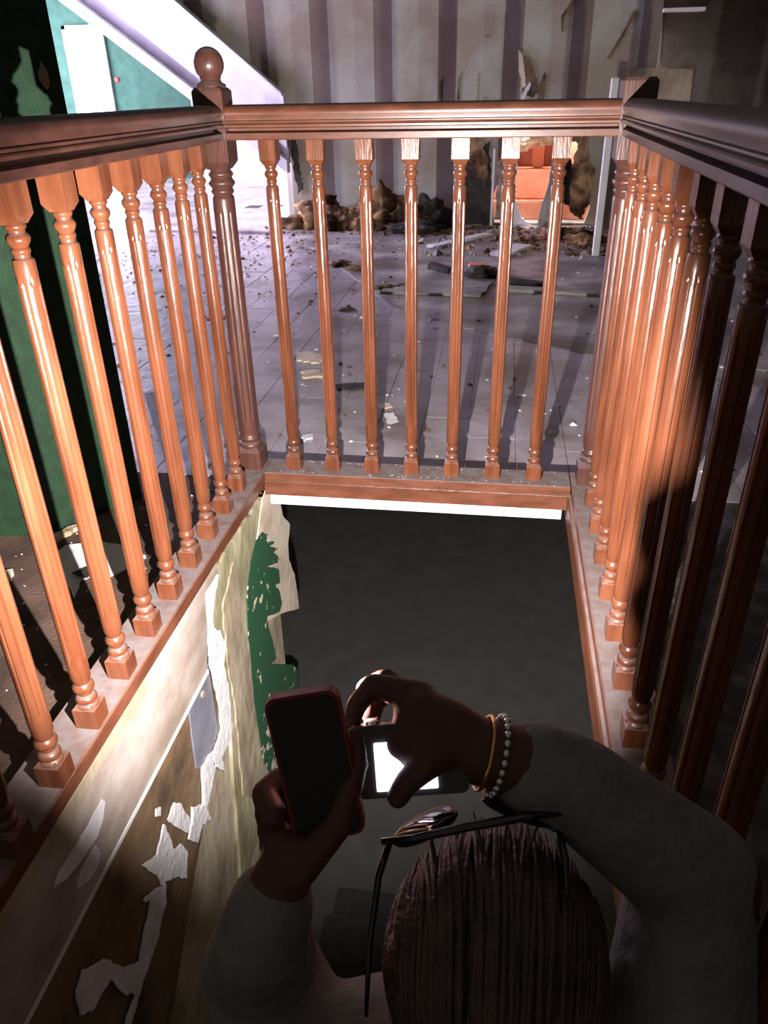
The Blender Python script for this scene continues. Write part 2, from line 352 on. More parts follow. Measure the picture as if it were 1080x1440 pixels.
lay('torn_skim', [(-0.766, -0.496), (-0.737, -0.400), (-0.687, -0.409), (-0.658, -0.425), (-0.676, -0.466), (-0.751, -0.515), (-0.738, -0.578), (-0.785, -0.544), (-0.828, -0.558), (-0.863, -0.500), (-0.831, -0.472), (-0.819, -0.441)], M_tornw, .0425, .004, .003, 28, n=4)
lay('torn_skim', [(-0.962, -0.277), (-0.945, -0.291), (-0.953, -0.309), (-0.969, -0.292)], M_tornw, .0425, .004, .003, 29, n=4)
lay('torn_skim', [(-1.030, -0.445), (-0.991, -0.479), (-1.005, -0.527), (-1.039, -0.537), (-1.072, -0.562), (-1.108, -0.565), (-1.165, -0.584), (-1.219, -0.601), (-1.232, -0.575), (-1.183, -0.566), (-1.210, -0.509), (-1.230, -0.423), (-1.260, -0.411), (-1.299, -0.403), (-1.324, -0.369), (-1.314, -0.312), (-1.285, -0.298), (-1.230, -0.360), (-1.194, -0.449), (-1.142, -0.516), (-1.116, -0.491), (-1.079, -0.468), (-1.059, -0.446), (-1.078, -0.412)], M_paper, .0415, .004, .004, 30, n=4)
lay('lining_board', [(-.53, -.19), (-3.2, -.19), (-3.2, -.85), (-1.1, -.85), (-.75, -.55), (-.62, -.45)], M_fasciaold, .030, .008, .002, 10)
lay('lining_panel', [(-.60, -.19), (-.735, -.19), (-.755, -.385), (-.70, -.43), (-.61, -.41)], M_slate, .038, .003, .001, 11, label='blue-grey panel showing through the gap')
bm = bmesh.new(); lathe(bm, [(0, .009), (.004, .009)], 14); o = link('filler_spot', bm, M_plaster2, wl); o.rotation_euler = (0, R(90), 0); o.location = (.0415, -.66, -.235)
# fascia board under the base rail, painted, with a split upper strip and bare white patches
lay('fascia_board', [(-.50, -.004), (-3.2, -.004), (-3.2, -.200), (-.63, -.200), (-.585, -.10)], M_fascia, .030, .0165, .001, 12)
lay('fascia_edge', [(-.62, -.192), (-3.2, -.196), (-3.2, -.205), (-.62, -.202)], M_white, .030, .0185, .0012, 13, n=3)
lay('moulding_strip', [(-.90, .0), (-3.2, .0), (-3.2, .028), (-.90, .028)], M_plaster2, .030, .021, .0005, 14)
lay('moulding_strip', [(-.48, .0), (-.90, .0), (-.90, .03), (-.48, .03)], M_fascia, .030, .0195, .0005, 15)
lay('bare_patch', [(-1.120, -0.062), (-1.113, -0.076), (-1.132, -0.101), (-1.159, -0.114), (-1.210, -0.105), (-1.255, -0.092), (-1.287, -0.070), (-1.268, -0.058), (-1.221, -0.062), (-1.170, -0.066)], M_paper, .0465, .0008, .002, 16, label='patch of bare white paint', n=4)
lay('bare_patch', [(-1.169, -0.121), (-1.162, -0.151), (-1.181, -0.167), (-1.211, -0.161), (-1.241, -0.142), (-1.238, -0.128), (-1.216, -0.119)], M_paper, .0465, .0008, .002, 17, n=4)

bm = bmesh.new(); slab(bm, ragged([(-1.11, .72), (-1.06, .73), (-1.05, .45), (-1.03, .30), (-1.07, .25), (-1.10, .38)], .012, 8, 77), .01, 'Y', 4.975)
o = link('hanging_torn_strip', bm, M_debdark, wall_back)
# ------------------------------------------------------------ stair stringer of the flight going up, far left
st = empty('upper_stair', (-2.0, 4.9, 0), 'boxed white sloping stringer of the stairs going up, left of the striped wallpaper', 'staircase')
def band(name, p0, p1, h0, h1, y0, y1, m):
    bm = bmesh.new()
    pts = [(p0[0], p0[1]), (p1[0], p1[1]), (p1[0], p1[1]+h1), (p0[0], p0[1]+h0)]
    slab(bm, [(x+2.0, z) for x, z in pts], y1-y0, 'Y', y0-4.9)
    return link(name, bm, m, st)
band('stringer', (-3.15, 2.12), (-1.128, .62), .50, .38, 4.90, 4.998, M_white)
band('soffit_recess', (-3.15, 1.96), (-1.128, .50), .24, .20, 4.955, 5.0, M_soffitshade)
band('lower_string', (-3.15, 1.88), (-1.128, .43), .10, .10, 4.86, 4.96, M_white)
bm = bmesh.new(); slab(bm, [(-1.15, 2.63), (.872, 1.01), (.872, 1.03), (-1.15, 2.65)], .14, 'Y', -.06); link('stringer_cap', bm, M_white, st)
bt = bmesh.new(); lathe(bt, [(0, .028), (.012, .034), (.02, .02)], 16)
o = link('alarm_button', bt, M_red); o.rotation_euler = (R(90), 0, 0); o.location = (-4.511, 9.1, 1.216); tag(o, 'small round red button on the far green wall beside the bright door', 'button')

# ------------------------------------------------------------ room behind the hole
hr = empty('brick_fireplace', (1.0, 5.6, 0), 'orange terracotta block chimney base in the bright room behind the broken wall', 'fireplace')
k = 0
for (x0, x1, y0, z0, z1) in ((.35, 1.8, -.30, 0, .16), (.45, 1.12, -.22, .165, .40), (1.13, 1.8, -.2, .165, .40), (.94, 1.03, -.05, .405, .66), (1.12, 1.5, 0, .405, .60), (.3, .62, 0, .405, .62), (.3, 1.5, .05, .67, .95)):
    bm = bevel(B(x0-1, x1-1, y0, y0+.35, z0, z1), .012, 2); o = link('terracotta_block', bm, M_orange, hr)
tag(link('wall_hidden_room', B(.0, 1.80, 6.25, 6.30, 0, 2.6), M_orange), kind='structure')
tag(link('floor_hidden_room', B(.0, 1.83, 5.08, 6.25, -.001, .004), M_sheet), kind='structure')
al = bpy.data.lights.new('hidden_room_daylight', 'AREA'); al.energy = HOLE_POWER; al.size = .45; al.color = (1, .93, .92)
ao = bpy.data.objects.new('hidden_room_daylight', al); COL.objects.link(ao); ao.location = (.95, 5.22, 1.30); ao.rotation_euler = (R(32), R(2), 0)

tag(link('hole_cover', B(.76, .96, 5.085, 5.13, .95, 1.16), M_debdark), kind='structure').parent = wall_back  # dark cover added behind the small hole so it looks unlit
# torn bits of the back wall: parts of it
def wpart(name, pts, m, at, th=.006, seed=1, amp=.012, label=None):
    bm = bmesh.new(); slab(bm, ragged(pts, amp, 7, seed), th, 'Y', at); o = link(name, bm, m, wall_back)
    if label: o['label'] = label
    return o
wpart('rotten_plaster', [(.31, .005), (.30, .30), (.34, .50), (.33, .66), (.42, .62), (.50, .60), (.56, .66), (.58, .40), (.60, .2), (.60, .005)], M_debdark, 4.992, .008, 21, label='dark rotten plaster patch')
wpart('torn_wallpaper', [(.35, .64), (.40, .50), (.47, .38), (.54, .30), (.56, .52), (.50, .62), (.45, .80), (.40, .72)], M_foam, 4.984, .008, 22)
wpart('torn_wallpaper', [(.80, 1.03), (.76, 1.14), (.745, 1.30), (.78, 1.25), (.80, 1.17), (.82, 1.04)], M_cream, 4.985, .010, 23, .004)
wpart('torn_wallpaper', [(.82, 1.04), (.80, 1.17), (.79, 1.25), (.84, 1.22), (.89, 1.12), (.90, 1.03)], M_fasciaold, 4.988, .008, 24, .004, 'brown torn wallpaper tongue')
wpart('torn_wallpaper', [(.93, .92), (.91, 1.02), (.96, 1.14), (.975, 1.1), (.97, .95)], M_fasciaold, 4.992, .008, 25, .004)
wpart('plaster_chip', [(.79, .94), (.80, 1.0), (.85, 1.07), (.86, 1.05), (.82, .97), (.80, .92)], M_tornw, 4.97, .02, 26, .004, 'white broken plaster chip')
wpart('plaster_edge', [(.70, .02), (.74, .18), (.755, .40), (.77, .62), (.80, .74), (.815, .70), (.795, .52), (.785, .34), (.80, .20), (.86, .06), (.95, .0), (.75, .0)], M_tornw, 4.975, .05, 27, .010, 'white broken plasterboard edge of the hole')
wpart('plaster_edge', [(.63, .05), (.63, .50), (.70, .56), (.735, .48), (.70, .30), (.72, .05)], M_foampale, 4.985, .03, 28)
wpart('plasterboard_tongue', [(.99, .0), (1.0, .12), (1.06, .35), (1.075, .70), (1.12, .72), (1.13, .5), (1.13, .0)], M_debgrey, 4.93, .012, 29, .004)
wpart('torn_wallpaper', [(1.16, .24), (1.13, .42), (1.15, .70), (1.22, .76), (1.20, .55), (1.27, .38), (1.31, .2), (1.36, .05), (1.28, .10)], M_debdark, 4.95, .03, 30)
wpart('torn_wallpaper', [(1.24, .16), (1.22, .40), (1.26, .62), (1.33, .72), (1.36, .5), (1.42, .42), (1.40, .2), (1.34, .06)], M_foam, 4.93, .03, 31)
wpart('torn_wallpaper', [(1.58, 1.52), (1.50, 1.35), (1.42, 1.22), (1.435, 1.21), (1.53, 1.36), (1.60, 1.50)], M_fasciaold, 4.993, .005, 32, .004)
wpart('torn_wallpaper', [(1.12, 1.60), (1.05, 1.5), (1.06, 1.40), (1.075, 1.40), (1.075, 1.49), (1.14, 1.58)], M_fasciaold, 4.993, .005, 33, .004)
for i, (x, z, a, b) in enumerate(((.14, 1.0, .02, .12), (.29, 1.02, .02, .14), (.50, .93, .008, .05), (.15, .90, .035, .03), (.27, .9, .035, .04), (.50, 1.38, .012, .012), (.44, .95, .004, .2))):
    wpart('paper_tear', [(x-a/2, z-b/2), (x+a/2, z-b/2), (x+a*.4, z+b/4), (x+a*.8, z+b), (x, z), (x-a*.4, z+b*.8)], M_fasciaold, 4.994, .004, 40+i, .002)
wpart('stained_ledge', [(1.50, .88), (1.49, 1.12), (1.60, 1.15), (1.80, 1.145), (2.07, 1.13), (2.08, .92)], M_plaster2, 4.985, .012, 36, .004)
bm = bmesh.new(); slab(bm, [(.590, .0), (.612, .0), (.608, .60), (.592, .60)], .02, 'Y', 4.93); o = link('upright_lath', bm, M_white); tag(o, 'thin white upright lath standing at the broken wall left of the hole', 'lath')
bm = bevel(B(1.325, 1.372, 3.64, 3.69, .001, 1.075), .004); tag(link('white_post', bm, M_white), 'white painted upright post behind the right newel post', 'post')
bm = bmesh.new(); lump(bm, (.96, 5.42, .70), (.20, .08, .11), 3, 4, .6); lump(bm, (.84, 5.42, .62), (.05, .06, .08), 5, 3, .6)
o = link('insulation_wad', bm, M_foampale, smooth=True); tag(o, 'bright cream wad of insulation hanging in the top of the wall hole', 'insulation')

# ------------------------------------------------------------ balustrades
def baluster_mesh():
    bm = bmesh.new(); z0 = .0635
    h = .0205
    box(bm, -h, h, -h, h, z0, .104); 
    lathe(bm, [(.104, .0195), (.109, .0195), (.113, .016)], 24)
    box(bm, -h, h, -h, h, .888, .9325)
    # chamfer between the blocks and the turning
    for za, zb, ra, rb in ((.104, .112, h, .013), (.888, .876, h, .013)):
        a = [bm.verts.new((sx*ra, sy*ra, za)) for sx, sy in ((-1, -1), (1, -1), (1, 1), (-1, 1))]
        b = [bm.verts.new((sx*rb, sy*rb, zb)) for sx, sy in ((-1, -1), (1, -1), (1, 1), (-1, 1))]
        for i in range(4): bm.faces.new((a[i], a[(i+1) % 4], b[(i+1) % 4], b[i]))
    ring = lambda z, r, t: [(z-t, r*.86), (z-t*.5, r*.97), (z, r), (z+t*.5, r*.97), (z+t, r*.86)]
    prof = [(.108, .012), (.112, .0135)]+ring(.120, .0185, .006)+[(.129, .0115), (.136, .0110)]+ring(.145, .0185, .007)+[(.155, .0135), (.160, .0145), (.166, .0165), (.185, .0172)]
    prof += [(.198, .0172), (.205, .0172), (.213, .0172), (.30, .0172), (.5, .0168), (.7, .0160), (.79, .0158), (.796, .0158), (.803, .0158), (.809, .0158)]
    prof += [(.825, .0158), (.829, .0150), (.831, .0118), (.834, .0115)]+ring(.8405, .0135, .0045)+[(.847, .0125)]+ring(.8565, .0168, .0065)+[(.8645, .0118), (.868, .0118)]+ring(.8735, .0150, .0045)+[(.881, .0125), (.885, .016)]
    lathe(bm, prof, 48, flute=(.200, .806, 8, .14))
    bmesh.ops.recalc_face_normals(bm, faces=bm.faces)
    me = bpy.data.meshes.new('baluster'); bm.to_mesh(me); bm.free(); me.materials.append(M_wood)
    for p in me.polygons: p.use_smooth = True
    me.set_sharp_from_angle(angle=R(38)); return me
BAL = baluster_mesh()
RAILP = [(-.026, .932), (.026, .932), (.028, .934), (.028, .947), (.024, .949), (.012, .950), (.012, .957), (.031, .9585), (.0345, .960), (.035, .964), (.0335, .9665), (.031, .9675), (.0325, .970), (.0325, .9725),
         (.029, .9745), (.0295, .979), (.0315, .985), (.0325, .991), (.0305, .997), (.026, 1.002), (.018, 1.0055), (.008, 1.007)]
RAILP = RAILP+[(-s, z) for s, z in reversed(RAILP[2:])]
def balustrade(label, a, b, ts, cl=None):
    """a newel end, b far end; ts distances of balusters from a"""
    a, b = Vector((*a, 0)), Vector((*b, 0)); d = (b-a).normalized(); side = Vector((-d.y, d.x, 0))
    e = empty('balustrade', (a+b)/2, label, 'balustrade', 'balustrades round the stairwell'); inv = -(a+b)/2
    bm = bmesh.new(); sweep(bm, RAILP, a+inv+d*.036, b+inv-d*(.036 if cl else 0), side); shade_auto(link('handrail', bm, M_rail if cl else M_railshade, e), 28)
    ang = math.atan2(d.y, d.x)
    for t in ts:
        o = bpy.data.objects.new('baluster', BAL); COL.objects.link(o); o.parent = e; o.location = a+d*t+inv
        o.rotation_euler = (random.uniform(-.003, .003), random.uniform(-.003, .003), ang)
    return e, inv, d, side
e, inv, d, sd = balustrade('far balustrade across the end of the stairwell, seven balusters facing the camera', (0, 0), (.9756, 0), [.1306+.115*i for i in range(7)], True)
BP = [(-.05, .038), (.048, .038), (.048, .060), (.045, .0635), (-.047, .0635), (-.05, .061)]
BP2 = [(-.052, -.008), (.048, -.008), (.048, .0375), (-.0525, .0375), (-.0545, .0345), (-.0535, .031)]
sY = Vector((0, 1, 0))
bm = bmesh.new(); sweep(bm, BP, Vector((.046, 0, 0))+inv, Vector((.922, 0, 0))+inv, sY); link('base_rail', bm, M_base, e)
bm = bmesh.new(); sweep(bm, BP2, Vector((.046, 0, 0))+inv, Vector((.922, 0, 0))+inv, sY); link('base_moulding', bm, M_base, e)
bm = bmesh.new(); sweep(bm, [(-.050, -.039), (.02, -.039), (.02, -.0085), (-.050, -.0085)], Vector((.06, 0, 0))+inv, Vector((.905, 0, 0))+inv, sY); link('white_edging', bm, M_white, e)
e, inv, d, sd = balustrade('left balustrade along the stairwell, nearest the green wall', (0, 0), (.0645, -2.6), [.1563+.1288*i for i in range(18)])
sX = Vector((1, 0, 0))
bm = bmesh.new(); sweep(bm, [(-.046, -.006), (.030, -.006), (.030, .028), (.050, .030), (.050, .060), (.047, .0635), (-.043, .0635), (-.046, .06)], Vector((0, .046, 0))+inv, Vector((0, -3.2, 0))+inv, sX); link('base_rail', bm, M_base, e)
e, inv, d, sd = balustrade('right balustrade along the stairwell, its balusters seen edge on', (.9756, 0), (.940, -2.6), [.135+.1415*i for i in range(17)])
bm = bmesh.new(); sweep(bm, [(-.052, -.030), (.05, -.030), (.05, .0635), (-.040, .0635), (-.043, .060), (-.043, .040), (-.049, .037), (-.052, .030)], Vector((.968, .046, 0))+inv, Vector((.968, -3.2, 0))+inv, sX); link('base_rail', bm, M_base, e)

def newel(x, y, label, ball, top=1.040):
    e = empty('newel_post', (x, y, 0), label, 'newel post')
    h = .0365
    for nm, b0, b1, caps_ in (('lower_block', .0, .115, ((.115, .132, h, .022),)), ('upper_block', .885, top-.004, ((.885, .868, h, .024), (top-.004, top+.003, h, .030)))):
        bm = bmesh.new(); box(bm, -h, h, -h, h, b0, b1)
        for za, zb, ra, rb in caps_:
            a = [bm.verts.new((sx*ra, sy*ra, za)) for sx, sy in ((-1, -1), (1, -1), (1, 1), (-1, 1))]
            b = [bm.verts.new((sx*rb, sy*rb, zb)) for sx, sy in ((-1, -1), (1, -1), (1, 1), (-1, 1))]
            for i in range(4): bm.faces.new((a[i], a[(i+1) % 4], b[(i+1) % 4], b[i]))
            bm.faces.new(b)
        bmesh.ops.remove_doubles(bm, verts=bm.verts[:], dist=1e-5)
        shade_auto(link(nm, bm, M_newel, e), 30)
    bm = bmesh.new(); ring = lambda z, r, t: [(z-t, r*.88), (z-t*.5, r*.97), (z, r), (z+t*.5, r*.97), (z+t, r*.88)]
    prof = [(.12, .024)]+ring(.134, .034, .007)+[(.143, .026)]+ring(.155, .032, .007)+[(.166, .027), (.18, .0295), (.205, .0298), (.212, .0298), (.22, .0298), (.4, .0295), (.6, .0285), (.765, .0275), (.772, .0275), (.779, .0275), (.80, .0275), (.806, .0265), (.809, .0235)]
    prof += ring(.818, .0285, .006)+[(.827, .0265)]+ring(.837, .0330, .007)+[(.848, .0265)]+ring(.857, .031, .006)+[(.866, .025), (.874, .03)]
    lathe(bm, prof, 64, flute=(.207, .776, 8, .12)); shade_auto(link('turned_shaft', bm, M_newel, e), 38)
    if ball:
        bm = bmesh.new(); c = 1.0910; rb = .0352
        prof = [(1.040, .030), (1.043, .034), (1.047, .0355), (1.051, .033), (1.053, .0275), (1.057, .0240), (1.0605, .0235), (1.063, .0255), (1.066, .0245)]
        prof += [(c+rb*math.sin(t), max(rb*math.cos(t), .0004)) for t in [R(-52+i*142/16) for i in range(17)]]
        lathe(bm, prof, 40); shade_auto(link('ball_finial', bm, M_newel, e), 40)
    return e
newel(0, 0, 'left newel post topped with a round ball finial', True)
newel(.9756, 0, 'right newel post with a bare square top and no finial', False, 1.044)

# ------------------------------------------------------------ debris on the floor
def clump(label, parts, m=M_foam, name='insulation_clump', cat='insulation', group=None, seed=0, sub=4):
    bm = bmesh.new()
    for i, (c, r) in enumerate(parts): lump(bm, c, r, seed+i*1.37, sub, .75, 1.9)
    return tag(link(name, bm, m, smooth=True), label, cat, group)
clump('brown insulation clump at the wall foot, leftmost under the striped wallpaper', [((-.86, 4.80, .11), (.17, .13, .14)), ((-.70, 4.72, .08), (.12, .1, .1))], seed=1)
clump('pale brown bulging insulation clump in the middle of the striped wall foot', [((-.30, 4.75, .12), (.20, .13, .16)), ((-.12, 4.72, .09), (.14, .1, .12)), ((-.48, 4.72, .08), (.1, .1, .1))], seed=6)
clump('low dark insulation clump spread right of the pale bulging one', [((.09, 4.80, .10), (.15, .1, .13)), ((.0, 4.55, .04), (.2, .1, .06))], M_debdark, seed=9)
clump('small tawny fibre tuft on the bright floor at the passage entrance', [((-1.10, 4.78, .03), (.13, .08, .06))], seed=12, sub=3)
clump('rust brown fibre pile below the wall hole', [((1.30, 4.1, .03), (.12, .14, .05)), ((1.16, 4.3, .03), (.16, .1, .05))], seed=14)
clump('dark rotten lump beside the red scrap', [((.58, 2.95, .02), (.12, .07, .035)), ((.66, 2.92, .02), (.06, .05, .03))], M_debdark, 'rotten_lump', 'debris', seed=16, sub=3)
clump('small dark brown crumbled pile left of the middle of the floor', [((-.37, 3.22, .01), (.07, .05, .02)), ((-.24, 3.08, .01), (.05, .04, .02))], M_foam, 'crumbled_pile', 'debris', seed=18, sub=3)
clump('tiny dark blob between two far balusters', [((-.10, 2.05, .006), (.05, .02, .012))], M_debdark, 'rotten_lump', 'debris', seed=20, sub=2)
clump('dark mossy crumbs at the edge of the hardboard', [((.03, 2.55, .006), (.10, .04, .02)), ((.14, 2.62, .006), (.05, .04, .02))], M_foam, 'crumbled_pile', 'debris', seed=22, sub=3)

def flat(name, pts, m, label, cat, th=.004, z=.0, rot=None, seed=1, amp=.01, group=None):
    cx = sum(p[0] for p in pts)/len(pts); cy = sum(p[1] for p in pts)/len(pts)
    bm = bmesh.new(); slab(bm, ragged([(p[0]-cx, p[1]-cy) for p in pts], amp, 6, seed), th, 'Z', 0)
    o = link(name, bm, m); o.location = (cx, cy, z)
    if rot: o.rotation_euler = tuple(R(a) for a in rot)
    return tag(o, label, cat, group)
flat('hardboard_sheet', [(-1.17, 4.75), (-.93, 4.3), (-.36, 3.15), (.12, 2.15), (.50, 1.80), (.67, 1.65), (1.10, 1.36), (1.9, 1.2), (2.4, 1.8), (2.4, 4.7), (.5, 4.8)], M_sheet, 'large grimy grey-brown hardboard sheet covering the far right of the floor', 'hardboard', .004, .001, seed=3, amp=.02)
flat('board_scrap', [(.02, 2.42), (.60, 2.37), (.66, 2.72), (.30, 2.74), (.05, 2.60)], M_debgrey, 'greyish white board scrap lying flat in the middle of the far floor', 'board', .012, .006, seed=5)
flat('wood_offcut', [(.25, 3.22), (.40, 3.05), (.37, 2.99), (.23, 3.12)], M_debdark, 'short black wooden offcut left of the red scrap', 'wood', .03, .006, seed=6, amp=.003)
flat('red_scrap', [(.49, 3.26), (.62, 3.24), (.64, 3.16), (.50, 3.17)], M_orange, 'small red and white scrap between the dark debris', 'scrap', .02, .006, seed=7, amp=.006)
flat('wood_offcut', [(.72, 2.82), (.96, 2.72), (.96, 2.66), (.76, 2.70)], M_debdark, 'thin black splintered stick on the far right floor', 'wood', .02, .006, seed=8, amp=.006)
flat('wood_lath', [(.72, 2.62), (1.24, 2.50), (1.24, 2.43), (.70, 2.52)], M_debgrey, 'long pale lath lying across the far right floor', 'wood', .016, .006, seed=9, amp=.006)
flat('wood_lath', [(.15, 3.90), (.55, 4.45), (.62, 4.42), (.24, 3.86)], M_white, 'white plank lying in front of the wall at left of the hole', 'wood', .02, .006, seed=10, amp=.004)
flat('plaster_slab', [(.62, 3.60), (.80, 3.98), (.92, 3.92), (.74, 3.55)], M_white, 'white plaster slab lying below the wall hole', 'plaster', .02, .006, seed=11)
flat('foam_scrap', [(-.19, 1.27), (-.11, 1.30), (-.04, 1.20), (-.05, 1.13), (-.16, 1.16)], M_cream, 'farther of two pale yellow foam scraps behind the left balusters of the far row', 'foam', .008, .001, seed=12)
flat('foam_scrap', [(-.10, 1.02), (-.03, 1.04), (.01, .96), (-.08, .94)], M_cream, 'nearer of two pale yellow foam scraps behind the left balusters of the far row', 'foam', .010, .001, seed=13)
flat('slate_shard', [(.07, .87), (.19, .90), (.20, .83), (.09, .82)], M_debdark, 'dark slate shard between second and third far baluster', 'slate', .008, .001, seed=14, amp=.003)
flat('paper_scrap', [(.31, .57), (.34, .59), (.37, .53), (.34, .50)], M_paper, 'white scrap of paper just behind the middle far baluster', 'paper', .004, .002, (8, 5, 0), 15, .004)
flat('paper_scrap', [(.27, .68), (.31, .70), (.33, .66), (.29, .63)], M_cream, 'cream scrap of paper left behind the middle far baluster', 'paper', .004, .001, None, 16, .004)
flat('plaster_chip', [(.06, .36), (.09, .38), (.10, .34), (.07, .33)], M_paper, 'white chip on the floor beside the second far baluster foot', 'plaster', .006, .001, None, 17, .003)
flat('grey_strip', [(-.66, .70), (-.62, .72), (-.33, .17), (-.35, .15)], M_debgrey, 'narrow pale grey strip pointing from the floor to the left newel post', 'strip', .006, .001, None, 18, .004)
flat('rust_scrap', [(-.82, 1.85), (-.72, 1.90), (-.70, 1.84), (-.80, 1.80)], M_orange, 'small rusty scrap on the bluish floor at the left', 'scrap', .006, .001, None, 19, .004)
flat('dark_plank', [(-2.3, 4.62), (-1.1, 4.55), (-1.1, 4.48), (-2.3, 4.54)], M_debgrey, 'long thin board lying across the bright passage floor', 'wood', .018, .001, None, 20, .006)
# outside the left balustrade
flat('paper_sheet', [(-.40, -.50), (-.385, -.42), (-.30, -.385), (-.20, -.40), (-.155, -.44), (-.185, -.50), (-.21, -.545), (-.245, -.53), (-.27, -.56), (-.25, -.63), (-.315, -.56)], M_paper, 'large white torn paper sheet on the brown floor left of the balustrade', 'paper', .002, .002, (1, 2, 0), 21, .003)
flat('wood_splinter', [(-.48, -.40), (-.455, -.385), (-.39, -.285), (-.375, -.28), (-.395, -.33), (-.43, -.41)], M_foampale, 'pale splintered wood strip at the foot of the green wall', 'wood', .012, .001, None, 22, .004)
flat('dark_tile_scrap', [(-.30, -.545), (-.26, -.50), (-.22, -.515), (-.255, -.56)], M_debdark, 'dark red brown scrap on the corner of the white paper sheet', 'scrap', .003, .010, None, 23, .001)
flat('plaster_chip', [(-.485, -.56), (-.455, -.545), (-.44, -.58), (-.47, -.60)], M_cream, 'cream plaster chip left of the white paper sheet', 'plaster', .012, .001, None, 24, .003)
flat('plaster_chip', [(-.215, -1.03), (-.19, -1.02), (-.185, -1.045), (-.21, -1.06)], M_paper, 'lone white oval chip on the dark floor at the far left edge', 'plaster', .006, .001, None, 25, .002)
def crumbs(name, n, area, m, smin, smax, seed, label, dens=None):
    rnd = random.Random(seed); bm = bmesh.new()
    for i in range(n):
        for _ in range(20):
            x = rnd.uniform(area[0], area[1]); y = rnd.uniform(area[2], area[3])
            if dens is None or rnd.random() < dens(x, y): break
        s = rnd.uniform(smin, smax)*(1 if rnd.random() < .85 else 2)
        a = rnd.uniform(0, 6.3); pts = [(x+s*math.cos(a+t)*rnd.uniform(.5, 1.1), y+s*math.sin(a+t)*rnd.uniform(.5, 1.1)) for t in (0, 1.5, 3.0, 4.5)]
        v = [bm.verts.new((p[0], p[1], .0012)) for p in pts]+[bm.verts.new((x, y, .002+s*rnd.uniform(.25, .7)))]
        bm.faces.new(v[:4][::-1])
        for k in range(4): bm.faces.new((v[k], v[(k+1) % 4], v[4]))
    return tag(link(name, bm, m), label, 'rubble', kind='stuff')
dn = lambda x, y: min(1, .08+max(0, (y-1.8))*.14+max(0, x-.6)*.12)
crumbs('plaster_crumbs', 1500, (-2.2, 1.9, .1, 4.7), M_paper, .004, .012, 1, 'white plaster crumbs scattered over the landing floor', dn)
crumbs('dirt_crumbs', 1100, (-2.2, 1.9, .1, 4.8), M_foam, .005, .016, 2, 'brown dirt crumbs scattered over the landing floor', dn)
crumbs('left_crumbs', 150, (-.9, -.06, -1.6, .0), M_paper, .002, .005, 3, 'white crumbs on the brown floor left of the balustrade', lambda x, y: 1 if y < -.2+1.36*(x+.304)*1 and x > -.6 else 0)
crumbs('right_crumbs', 120, (1.05, 2.6, -1.6, 2.2), M_paper, .003, .008, 4, 'white crumbs on the dark floor right of the balustrade')
crumbs('wall_foot_rubble', 260, (.1, 1.5, 3.5, 4.9), M_debgrey, .012, .035, 5, 'white plaster rubble heaped below the wall hole')
crumbs('wall_foot_dirt', 600, (-1.0, 1.6, 3.6, 4.9), M_foam, .012, .04, 6, 'brown fibrous rubble along the foot of the striped wall', lambda x, y: 1 if y > 4.4 or x > .6 else .15)
# dust bits lying on the far base rail and the rails
rnd = random.Random(5); bm = bmesh.new()
for i in range(90):
    x = rnd.uniform(.06, .9); y = rnd.choice((rnd.uniform(-.046, -.024), rnd.uniform(.024, .044))); s = rnd.uniform(.001, .003)
    v = [bm.verts.new((x+s*math.cos(a), y+s*math.sin(a), .0636)) for a in (0, 2, 4)]+[bm.verts.new((x, y, .0645))]
    bm.faces.new(v[:3][::-1])
    for k in range(3): bm.faces.new((v[k], v[(k+1) % 3], v[3]))
tag(link('rail_dust_bits', bm, M_paper), 'tiny white plaster bits on the far base rail', 'rubble', kind='stuff')

# ------------------------------------------------------------ stairs going down
sc = empty('staircase', (.49, -2.9, 0), 'dark carpeted flight of stairs descending inside the stairwell', 'staircase')
for k in range(1, 15):
    z = -.18*k; y0 = -3.30+.265*(k-1)
    bm = B(.052-.49, .92-.49, y0+2.9, y0+.28+2.9, z-.20, z); link('stair_step', bm, M_stair, sc)

# ------------------------------------------------------------ person holding phone and camera
def cone_chain(bm, pts, seg=14):
    """round-cone limbs: pts [(x,y,z,r)] joined, to be fused by remeshing"""
    for (x, y, z, r) in pts:
        q = bmesh.ops.create_icosphere(bm, subdivisions=3, radius=r)['verts']; bmesh.ops.translate(bm, verts=q, vec=(x, y, z))
    for p, q in zip(pts, pts[1:]):
        a, b = Vector(p[:3]), Vector(q[:3]); d = b-a
        if d.length < 1e-5: continue
        rot = d.to_track_quat('Z', 'Y').to_matrix().to_4x4()
        r = bmesh.ops.create_cone(bm, cap_ends=True, segments=seg, radius1=p[3], radius2=q[3], depth=d.length)['verts']
        bmesh.ops.transform(bm, matrix=Matrix.Translation((a+b)/2) @ rot, verts=r)
def ell(bm, c, r, sub=4, rot=None):
    q = bmesh.ops.create_icosphere(bm, subdivisions=sub, radius=1)['verts']
    for v in q:
        p = Vector((v.co.x*r[0], v.co.y*r[1], v.co.z*r[2]))
        if rot: p = rot @ p
        v.co = p+Vector(c)
def fused(name, bm, m, parent, voxel, sm=3):
    me = bpy.data.meshes.new(name); bm.to_mesh(me); bm.free(); o = bpy.data.objects.new(name, me); COL.objects.link(o)
    r = o.modifiers.new('r', 'REMESH'); r.mode = 'VOXEL'; r.voxel_size = voxel
    s = o.modifiers.new('s', 'SMOOTH'); s.iterations = sm; s.factor = .5
    dg = bpy.context.evaluated_depsgraph_get(); me2 = bpy.data.meshes.new_from_object(o.evaluated_get(dg))
    o.modifiers.clear(); o.data = me2; me2.materials.clear(); me2.materials.append(m)
    for p in me2.polygons: p.use_smooth = True
    if parent: o.parent = parent; o.matrix_parent_inverse = Matrix.Translation(-parent.location)
    return o
PX, PY = .72, -1.60
